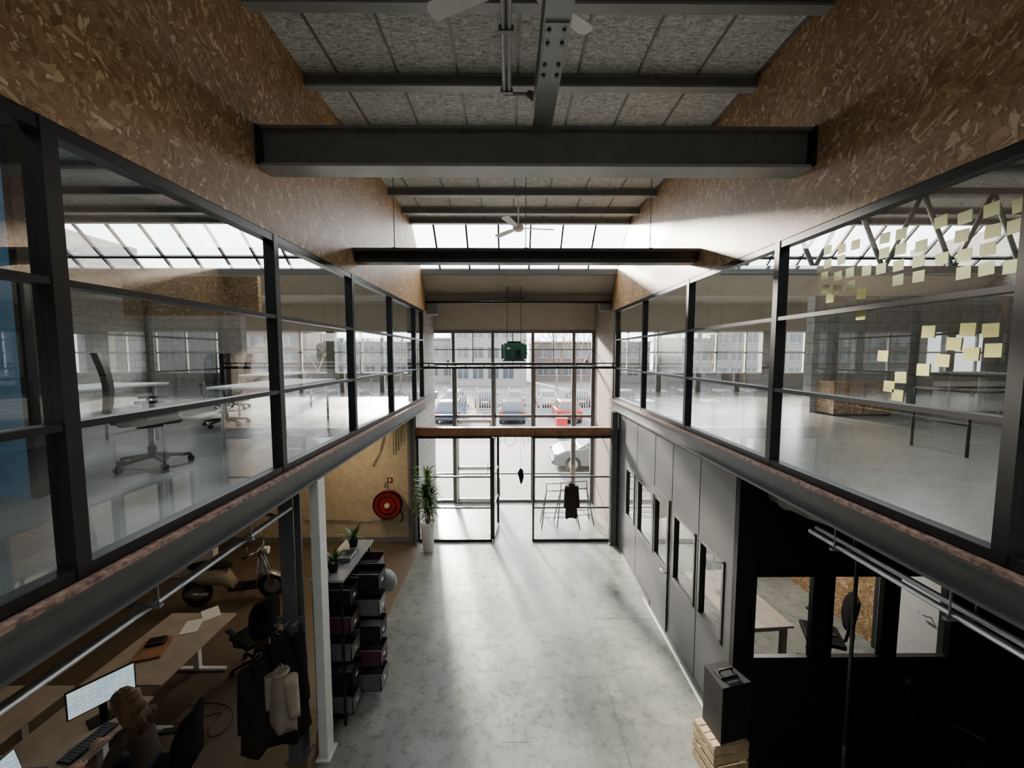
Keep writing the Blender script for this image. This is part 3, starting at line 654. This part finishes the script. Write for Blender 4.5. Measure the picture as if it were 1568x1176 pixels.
for s_ in (-1,1):
    i=add((.09,s_*.16,1.045),3,(.07,.07)); i=add((.15,s_*.235,.93),i,(.052,.052)); i=add((.20,s_*.265,.81),i,(.043,.043)); i=add((.33,s_*.22,.80),i,(.038,.038)); i=add((.45,s_*.15,.795),i,(.026,.024))
    i=add((.06,s_*.10,.565),0,(.09,.085)); i=add((.25,s_*.12,.565),i,(.075,.072)); i=add((.43,s_*.13,.54),i,(.058,.058)); i=add((.44,s_*.13,.32),i,(.05,.05)); i=add((.42,s_*.13,.10),i,(.036,.036)); i=add((.44,s_*.13,.05),i,(.04,.035)); i=add((.56,s_*.14,.04),i,(.04,.028))
def asg(c):
    if c.z<.11: return 2
    if c.z<.655 and True: return 1
    if c.z>1.12: return 3
    if c.x>.42 and c.z>.7: return 3
    return 0
skinned('body',V,E,RD,0,2,['sweater','jeans','plastic','skin'],asg,P)
for s_ in (-1,1):
    HV=[(0,0,0),(.035,0,.0),(.075,0,.0)]; HE=[(0,1),(1,2)]; HR=[(.024,.018),(.036,.014),(.038,.013)]
    for k_,(yy,l1) in enumerate(((-.03,.070),(-.01,.082),(.011,.076),(.03,.060))):
        a=len(HV); HV+= [(.08,yy,.002),(.08+l1*.45,yy*1.15,.006),(.08+l1*.78,yy*1.2,-.008),(.08+l1,yy*1.2,-.022)]; HE+=[(2,a),(a,a+1),(a+1,a+2),(a+2,a+3)]; HR+=[(.010,.010),(.009,.009),(.0085,.0085),(.007,.007)]
    a=len(HV); HV+=[(.04,-s_*.045,-.004),(.068,-s_*.062,-.01),(.092,-s_*.060,-.016)]; HE+=[(1,a),(a,a+1),(a+1,a+2)]; HR+=[(.012,.012),(.010,.010),(.008,.008)]
    hnd=skinned('hand_'+('r' if s_<0 else 'l'),HV,HE,HR,0,2,['skin'],None,P); hnd.location=(.45,s_*.15,.802); hnd.rotation_euler=(0,R(3),R(-s_*22))
h=MB('head')
vs=h.sph((0,0,0),1,'skin',(.10,.078,.118),seg=28)
for v in vs:
    c=v.co
    if c.z<-.02: c.y*=1-.28*min(1,(-c.z-.02)/.09); 
    if c.x<0 and c.z<0: c.x*=.82
    if c.x>.07 and abs(c.y)<.018 and -.035<c.z<.02: c.x+=.022*(1-abs(c.y)/.018)*(1-(c.z+.035)/.06*.6)
for s_ in (-1,1):
    h.sph((.083,s_*.03,.012),.013,'white',seg=10); h.sph((.093,s_*.03,.012),.006,'blackm',seg=8); h.box((.092,s_*.03,.035),(.01,.035,.006),'hair'); h.sph((0.0,s_*.077,-.005),.028,'skin',(.7,.3,1),seg=10)
h.sph((.088,0,-.055),.018,'red',(.4,1,.3),seg=10)
h.done(loc=(.20,0,1.27),rot=(0,R(22),0),parent=P)
h=MB('hair')
vs=h.sph((-.012,0,.012),1,'hair',(.112,.095,.125),seg=28)
bmesh.ops.delete(h.bm,geom=[v for v in h.bm.verts if v.co.x>.045 and v.co.z<.06],context='VERTS')
rings=[]
for i in range(12):
    t=i/11; w_=.094+.028*math.sin(t*2.2)-.05*t*t; d_=.052+.012*math.sin(t*3)-.02*t
    rings.append([(-.055-.03*t+d_*math.cos(a)*(1+.04*math.sin(7*a)),w_*math.sin(a)*(1+.05*math.sin(9*a+i*.3)),.06-.38*t) for a in [2*math.pi*k/36 for k in range(36)]])
h.loft(rings,'hair')
for i in range(70):
    a=R(80+200*i/69); x,y=-.02+.108*math.cos(a),.097*math.sin(a); e_=random.uniform(-.01,.01)
    h.tube([(x*.15,y*.15,.138),(x*.6,y*.6,.118),(x*.93,y*.93,.06),(x,y,.0),(x-.02,y*1.12,-.12),(x-.035+e_,y*1.0+e_,-.26-random.random()*.06)],.005,'hair',5)
h.done(loc=(.20,0,1.27),rot=(0,R(14),0),parent=P)
# ------------------------------------------------------------ right ground level
w=MB('wall_meeting_room')
yw0,yw1=4.37,9.42; wins=[(4.62,5.2),(5.36,6.05),(6.32,6.88),(7.0,7.8),(8.05,8.6)]
zb,zt=1.07,2.09; X=XR; T=.08
w.bb(X,X+T,yw0,yw1,zt,ZS-.02,'dark')
edges=[yw0]+[v for p_ in wins for v in p_]+[yw1]
for a,b_ in zip(edges[0::2],edges[1::2]): w.bb(X,X+T,a,b_,0,zt,'dark')
for a,b_ in wins: w.bb(X,X+T,a,b_,0,zb,'dark')
for y in (5.28,6.18,6.94,7.92,8.8): w.bb(X-.004,X,y-.008,y+.008,0,ZS-.05,'black')
wx=[(2.80,3.50),(3.70,4.32),(4.46,5.12)]
yk=yw0
w.bb(X,6.4,yk-.02,yk+.06,zt,ZS-.02,'blackm'); w.bb(X,6.4,yk-.02,yk+.06,0,zb,'blackm')
ex=[X]+[v for p_ in wx for v in p_]+[6.4]
for a,b_ in zip(ex[0::2],ex[1::2]): w.bb(a,b_,yk-.02,yk+.06,zb,zt,'blackm')
w.done()
t=MB('window_7_frames')
for a,b_ in wins:
    for y in (a,b_): t.bb(X-.012,X+.06,y-.02,y+.02,zb,zt,'black')
    for z in (zb,zt): t.bb(X-.012,X+.06,a-.02,b_+.02,z-.02,z+.02,'black')
    t.poly([(X+.03,a,zb),(X+.03,b_,zb),(X+.03,b_,zt),(X+.03,a,zt)],'glass')
for a,b_ in wx:
    for x in (a,b_): t.bb(x-.025,x+.025,yk-.03,yk+.03,zb,zt,'black')
    for z in (zb,zt): t.bb(a,b_,yk-.03,yk+.03,z-.025,z+.025,'black')
    t.poly([(a,yk+.02,zb),(b_,yk+.02,zb),(b_,yk+.02,zt),(a,yk+.02,zt)],'glass')
t.done()
d=MB('door_3_meeting'); d.bb(X-.02,X-.007,6.24,6.96,0.01,zb-.03,'dark'); d.bb(X-.02,X-.007,6.24,6.29,zb-.03,2.25,'dark'); d.bb(X-.02,X-.007,6.91,6.96,zb-.03,2.25,'dark'); d.bb(X-.02,X-.007,6.29,6.91,zt+.03,2.25,'dark'); d.tube([(X-.02,6.27,1.02),(X-.07,6.27,1.02),(X-.07,6.39,1.02)],.01,'chrome'); d.done()
t=MB('baseboard_right'); t.bb(X-.02,X-.001,yw0,6.2,0,.07,'black'); t.bb(X-.02,X-.001,7,yw1,0,.07,'black'); t.done()
t=MB('trim_floor_stripe'); t.bb(X-.075,X-.045,4.2,7.2,0,.003,'white'); t.done()
w=MB('wall_meeting_inner'); w.bb(5.75,5.87,4.45,9.5,0,ZS,'osb2'); w.bb(X+.1,5.75,9.4,9.55,0,ZS,'white'); w.done()
d=MB('door_4_white'); d.bb(5.70,5.745,5.0,5.85,.01,2.1,'white',bev=.004); d.tube([(5.70,5.1,1.05),(5.65,5.1,1.05),(5.65,5.22,1.05)],.01,'chrome')
for y in (4.96,5.89): d.bb(5.70,5.745,y-.03,y+.03,0,2.16,'dark')
d.done()
tubelight(4.6,7.0,'lampw')
tb=MB('meeting_table'); tb.box((0,0,.745),(.85,1.5,.035),'deskw',bev=.005)
for x in (-.34,.34):
    for y in (-.66,.66): tb.bb(x-.035,x+.035,y-.035,y+.035,0,.73,'deskw')
tb.bb(-.36,.36,-.68,-.64,.65,.72,'deskw'); tb.bb(-.36,.36,.64,.68,.65,.72,'deskw'); tb.done(loc=(3.55,6.05,0),rot=(0,0,R(4)))
inst(c0,'office_chair',(4.62,5.55,0),(0,0,R(155))); inst(c0,'office_chair',(4.0,7.4,0),(0,0,R(250)))
v=MB('flower_vase'); v.lathe((0,0,0),[(.03,0),(.05,.04),(.04,.1),(.025,.14),(.03,.15)],'plastic',16)
for i in range(8):
    a=i*.8; v.leaf((0,0,.13),(math.cos(a)*.4,math.sin(a)*.4,1),.16,.03,.6,'leaf',4)
v.done(loc=(3.5,6.2,.763))
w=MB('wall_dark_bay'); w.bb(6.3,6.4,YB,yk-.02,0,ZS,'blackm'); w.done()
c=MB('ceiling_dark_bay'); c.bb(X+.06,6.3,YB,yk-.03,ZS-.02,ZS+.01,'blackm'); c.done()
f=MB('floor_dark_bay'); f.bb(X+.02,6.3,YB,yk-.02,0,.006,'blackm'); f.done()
p=MB('pipe_conduits_right')
for x,z,r in ((2.82,2.95,.022),(2.88,2.98,.022),(2.95,2.93,.012)): p.tube([(x,-4,z),(x,3.6,z)],r,'chrome')
for y in [k*.9-3 for k in range(8)]: p.box((2.88,y,2.92),(.22,.03,.02),'steel_l'); p.cyl((2.8,y,2.92),(2.8,y,3.22),.006,'steel_l',seg=6); p.cyl((2.97,y,2.92),(2.97,y,3.22),.006,'steel_l',seg=6)
p.tube([(3.1,3.4,3.22),(3.1,3.4,1.0),(3.1,3.4,.03)],.016,'black')
p.done()
p=MB('ventilation_duct'); p.tube([(2.95,4.30,3.05),(2.95,4.1,3.05),(3.02,3.85,3.03),(3.15,3.75,3.0),(3.6,3.72,3.0)],.08,'steel_l',16)
for q_ in ((2.95,4.1,3.05),(3.3,3.73,3.0)): p.sph(q_,.1,'steel_l')
p.done()
s=MB('loudspeaker')
s.prism([(-.18,-.16,0),(.18,-.16,0),(.14,.16,0),(-.14,.16,0)],(0,0,.64),'plastic'); s.box((0,-.163,.32),(.32,.008,.58),'fabric',bev=.003); s.box((0,0,.645),(.22,.12,.02),'plastic',bev=.006)
s.cyl((0,-.166,.2),(0,-.172,.2),.12,'blackm',seg=24); s.box((0,-.168,.48),(.2,.006,.12),'blackm'); s.tube([(-.08,0,.66),(-.08,0,.69),(.08,0,.69),(.08,0,.66)],.01,'plastic'); s.done(loc=(2.38,4.12,.45),rot=(0,0,R(14)))
k=MB('wooden_crate')
for z in (.05,.17,.29,.40):
    for y in (-.17,.17): k.box((0,y,z),(.42,.012,.085),'crate')
    for x in (-.205,.205): k.box((x,0,z),(.012,.34,.085),'crate')
for x in (-.19,.19):
    for y in (-.155,.155): k.box((x,y,.222),(.025,.025,.44),'crate')
for i in range(4): k.box((0,-.125+i*.083,.443),(.40,.072,.012),'crate'); k.box((0,-.125+i*.083,.008),(.40,.072,.012),'crate')
k.done(loc=(2.34,4.10,0),rot=(0,0,R(10)))
for i,(x,y) in enumerate(((1.35,10.4),(1.75,10.55))):
    t=MB('metal_trestle')
    for yy in (-.22,.22): t.tube([(-.5,yy,0),(-.36,0,.95),(.36,0,.95),(.5,yy,0)],.014,'black'); t.tube([(-.45,yy*.75,.28),(.45,yy*.75,.28)],.01,'black')
    t.tube([(-.36,0,.95),(-.36,0,1.15),(.36,0,1.15),(.36,0,.95)],.012,'black'); t.done(loc=(x,y,0),rot=(0,0,R(6*i)))
coat('hanging_coat',(1.50,9.38,1.50),'browncoat',.85,.26,.14,R(10),True,7)
o=MB('coat_hook'); o.tube([(1.50,9.46,1.58),(1.50,9.38,1.54),(1.50,9.37,1.58)],.007,'chrome'); o.done()
# ------------------------------------------------------------ mezzanine rooms
w=MB('wall_upper_right'); w.bb(5.8,XE,7.6,7.8,ZM-.02,5.7,'block'); w.done()
r=MB('radiator'); r.box((0,0,.3),(1.3,.09,.55),'white',bev=.01)
for i in range(26): r.box((-.62+i*.0496,-.05,.3),(.028,.02,.5),'white')
r.box((0,0,.585),(1.3,.1,.015),'white'); r.cyl((-.6,0,-.02),(-.6,0,.05),.015,'white'); r.cyl((.6,0,-.02),(.6,0,.05),.015,'white'); r.done(loc=(8.75,7.5,ZM+.0))
k=MB('osb_cabinet'); k.bb(-.55,.55,-.2,.2,.04,.60,'osb'); k.bb(-.57,.57,-.21,.21,.60,.63,'osb'); k.bb(-.53,.53,-.18,.18,0,.04,'black'); k.bb(-.005,.005,-.206,-.20,.06,.58,'black')
k.done(loc=(6.45,7.36,ZM-.02))
tb=MB('metal_railing')
for x in (5.0,6.9): tb.tube([(x,3.9,0),(x,3.9,.72),(x,4.5,.72),(x,4.5,0)],.015,'black')
for y in (3.9,4.5):
    tb.tube([(5.0,y,.72),(6.9,y,.72)],.015,'black')
tb.tube([(5.0,3.9,.35),(5.0,4.5,.35)],.01,'black'); tb.done(loc=(0,.35,ZM-.02))
def truss(x0,x1,y):
    t=MB('roof_truss'); t.bb(x0,x1,y-.05,y+.05,5.95,6.05,'steel_l'); t.bb(x0,x1,y-.05,y+.05,7.2,7.3,'steel_l')
    n_=int((x1-x0)/1.1); 
    for i in range(n_):
        a=x0+(x1-x0)*i/n_; b_=x0+(x1-x0)*(i+1)/n_; m_=(a+b_)/2
        t.cyl((a,y,6),(m_,y,7.25),.035,'steel_l',seg=8); t.cyl((m_,y,7.25),(b_,y,6),.035,'steel_l',seg=8)
    t.done()
truss(XR+.15,XE,6.7)
w=MB('wall_upper_left'); w.bb(-8.6,-6.4,9.6,9.8,ZM-.02,5.7,'block'); w.bb(-8.0,-5.2,8.4,8.5,5.4,6.2,'osb'); w.done()
def simple_table(nm,loc,rz=0,l_=1.6):
    tb=MB(nm); tb.box((0,0,.735),(.8,l_,.028),'white',bev=.004)
    for y in (-l_/2+.15,l_/2-.15): tb.tube([(-.33,y,0),(-.33,y,.71),(.33,y,.71),(.33,y,0)],.018,'white')
    tb.done(loc=loc,rot=(0,0,rz))
simple_table('white_desk',(-3.1,5.4,ZM-.02)); simple_table('white_desk',(-5.0,4.6,ZM-.02)); simple_table('white_desk',(-4.6,7.9,ZM-.02)); simple_table('white_desk',(-3.3,1.2,ZM-.02))
pn=MB('blue_reflection_panel'); pn.bb(-5.6,-3.75,3.1,3.16,ZM-.02,6.3,'blue'); pn.bb(-3.76,-3.70,3.08,3.18,ZM-.02,6.35,'black'); pn.done()  # added panel standing in for blue reflected in the nearest left pane
sn=MB('sticky_notes'); xs=XR+.05-.004
pts=[(2.506,4.74),(2.29,4.74),(2.18,4.73),(2.355,4.66),(2.41,4.56),(2.263,4.60),(2.80,4.587),(2.52,4.50),(2.739,4.376),(2.662,4.443),(2.675,4.32),(3.30,5.06),(3.006,5.05),(3.0,4.895),(2.16,4.62)]
for (y,z) in pts:
    a=random.uniform(-.06,.06); sn.box((xs,y,z),(.003,.078,.076),'note',rot=(a,0,0))
for row in range(4):
    for j in range(11):
        if random.random()<.3: continue
        y=2.10+j*.125+random.uniform(-.02,.02); z=5.06+row*.105+.06*(y-2.1)+random.uniform(-.01,.01)
        sn.box((xs,y,z),(.003,.074,.072),'noteg',rot=(random.uniform(-.07,.07),0,0))
sn.done()
# ------------------------------------------------------------ outside
def car_mesh(nm,paint):
    c=MB(nm); W=.86
    prof=[(0,.32),(.0,.62),(.06,.92),(.25,.98),(1.2,.96),(2.7,.95),(3.6,.84),(4.0,.66),(4.08,.45),(4.05,.28),(3.7,.22),(.4,.22)]
    rings=[]
    for x,k_ in ((-W,.93),(-W*.96,1.0),(W*.96,1.0),(W,.93)):
        rings.append([(x,2.05+(y-2.05)*(k_ if k_<1 else 1),.55+(z-.55)*k_) for y,z in prof])
    c.loft(rings,paint,smooth=False)
    low=[(-W*.93,.12),(-W*.93,3.05),(W*.93,3.05),(W*.93,.12)]; top=[(-W*.70,.55),(-W*.70,2.25),(W*.70,2.25),(W*.70,.55)]
    c.loft([[(x,y,.94) for x,y in low],[(x,y,1.42) for x,y in top],[(x*.9,1.4+(y-1.4)*.9,1.47) for x,y in top]],paint,smooth=False)
    def lerp(a,b,t): return tuple(a[i]+(b[i]-a[i])*t for i in range(3))
    for i in range(4):
        j=(i+1)%4; a=low[i]+(.94,); b=low[j]+(.94,); d_=top[i]+(1.42,); e_=top[j]+(1.42,)
        bl=lerp(a,b,.07); br=lerp(a,b,.93); tl=lerp(d_,e_,.07); tr=lerp(d_,e_,.93)
        q=[lerp(bl,tl,.1),lerp(br,tr,.1),lerp(br,tr,.9),lerp(bl,tl,.9)]
        cen=Vector((0,1.5,1.2)); q=[tuple(Vector(p)+((Vector(p)-cen).normalized()*.02)) for p in q]
        c.poly(q,'carglass')
    for x in (-W+.08,W-.08):
        for y in (.75,3.3):
            c.cyl((x-.1,y,.31),(x+.1,y,.31),.31,'tyre',seg=22); c.cyl((x-.11,y,.31),(x+.11,y,.31),.19,'chrome',seg=16)
    for x in (-.72,.72): c.box((x,.03,.80),(.22,.08,.2),'redlamp',bev=.02); c.box((x,4.0,.64),(.26,.1,.13),'fencew',bev=.02); c.box((x*1.3,2.75,.98),(.16,.1,.12),paint,bev=.02)
    c.box((0,-.02,.62),(.5,.02,.11),'note'); c.box((0,.0,.36),(1.6,.1,.16),'plastic',bev=.02); c.box((0,4.07,.36),(1.5,.08,.14),'plastic',bev=.02)
    return c
for k_,col in {'blue':(.02,.04,.09),'navy':(.015,.022,.04),'red':(.15,.015,.015),'silver':(.12,.125,.13),'black':(.012,.012,.014),'white':(.22,.22,.22)}.items():
    M['car_'+k_]=mat('car_paint_'+k_,col,.25,0,.03)
base={}
def car(k_,loc,rz=0):
    if k_ in base: return inst(base[k_],'car',loc,(0,0,rz))
    base[k_]=car_mesh('car','car_'+k_).done(loc=loc,rot=(0,0,rz)); return base[k_]
car('blue',(-4.1,25.8,-.04)); car('navy',(.2,25.8,-.04)); car('red',(4.0,26,-.04))
car('silver',(5.8,16.2,-.03),R(90))
car('white',(-13,26,-.04)); car('silver',(-8.6,26,-.04)); car('black',(9.3,26,-.04)); car('silver',(14,26,-.04)); car('red',(-19,26,-.04)); car('white',(20,26,-.04))
cols=['black','silver','navy','white','silver','black','blue','silver','white','black','silver','navy','silver','white']
for i in range(24): car(cols[i%14],(-33+i*2.8+random.uniform(-.2,.2),33.5+random.uniform(-.4,.4),-.04),0)
f=MB('picket_fence')
x=-40
while x<40:
    f.bb(x-.03,x+.03,30.9,30.93,-.04,1.95,'fencew')
    x+=.19
for z in (.35,1.65): f.bb(-40,40,30.93,30.97,z-.03,z+.03,'fencew')
for i in range(33): f.bb(-40+i*2.5-.05,-40+i*2.5+.05,30.95,31.05,-.04,2.05,'fencew')
f.done()
M['bw']=mat('render_wall',(.13,.127,.123),.8,0,.08,1); M['bb']=brick('brown_brick_far',(.07,.053,.044),(.06,.043,.036),(.07,.065,.06),.25,.08,.01); M['bwin']=mat('far_window',(.03,.036,.042),.15)
def building(x0,x1,y,h_,m,fl=3,win=2.2):
    b=MB('building'); b.bb(x0,x1,y,y+12,-.04,h_,m); b.bb(x0-.2,x1+.2,y-.2,y+12.2,h_,h_+.25,'steel')
    for j in range(fl):
        z=1+j*(h_-.6)/fl; x=x0+1
        while x+1.5<x1:
            b.bb(x,x+1.5,y-.05,y+.02,z,z+(h_-.6)/fl*.55,'bwin'); b.bb(x-.06,x+1.56,y-.07,y-.04,z-.08,z,'fencew'); b.bb(x+.72,x+.78,y-.07,y-.04,z,z+(h_-.6)/fl*.55,'fencew'); x+=win
    b.done()
building(-60,-32,62,8,'bb'); building(-30,-9,66,7,'bw',2,2.6); building(-8.5,2.5,58,9.5,'bw',3); building(4,24,68,6.5,'bb',2); building(26,60,60,8.5,'bw',3)
def tree(x,y,h_):
    t=MB('bare_tree'); 
    def br(p,d,l,r,n):
        q=p+d*l; t.cyl(p,q,r,'bark',r2=r*.65,seg=5,caps=False)
        if n==0: return
        for k in range(3): br(q,(d+Vector((random.uniform(-.7,.7),random.uniform(-.7,.7),random.uniform(-.1,.4)))).normalized(),l*.68,r*.6,n-1)
    br(Vector((0,0,-.05)),Vector((0,0,1)),h_*.33,.14,4); t.done(loc=(x,y,0))
for x,y,h_ in ((8.5,47,9),(5.5,46,9),(13,50,8),(-14,48,9),(-22,46,8),(24,47,9),(3.0,52,8)): tree(x,y,h_)
b=MB('red_wheelie_bin'); b.prism([(-.3,-.35,0.05),(.3,-.35,0.05),(.3,.3,0.05),(-.3,.3,0.05)],(0,0,1.0),'red'); b.box((0,0,1.08),(.66,.74,.06),'red',bev=.02); b.cyl((-.3,.35,.12),(.3,.35,.12),.12,'tyre'); b.done(loc=(2.9,22.0,-.03))
# ------------------------------------------------------------ world + sun
wd=bpy.data.worlds.new('overcast_sky'); scene.world=wd; wd.use_nodes=True; n=wd.node_tree; bg=n.nodes['Background']
tc=n.nodes.new('ShaderNodeTexCoord'); no=n.nodes.new('ShaderNodeTexNoise'); no.inputs['Scale'].default_value=2.5; no.inputs['Detail'].default_value=5; L(n,tc.outputs['Generated'],no.inputs['Vector'])
r=ramp(n,[(.35,(.88,.93,.97)),(.65,(1,1,1))]); L(n,no.outputs['Fac'],r.inputs['Fac']); L(n,r.outputs['Color'],bg.inputs['Color']); bg.inputs['Strength'].default_value=11.5
sn_=bpy.data.lights.new('sun','SUN'); sn_.energy=42; sn_.angle=R(6); sn_.color=(1,.90,.76); so=bpy.data.objects.new('sun',sn_); scene.collection.objects.link(so)
dirv=Vector((.26,-1,-.34)); so.rotation_euler=dirv.to_track_quat('-Z','Y').to_euler(); so.location=(-10,30,20)
# ------------------------------------------------------------ camera
cam=bpy.data.cameras.new('camera'); cam.lens=14.0; cam.sensor_width=36; cam.clip_start=.05; cam.clip_end=300
co=bpy.data.objects.new('camera',cam); scene.collection.objects.link(co); co.location=(0,0,4.6); co.rotation_euler=(R(90-4.3),0,R(-.38)); scene.camera=co
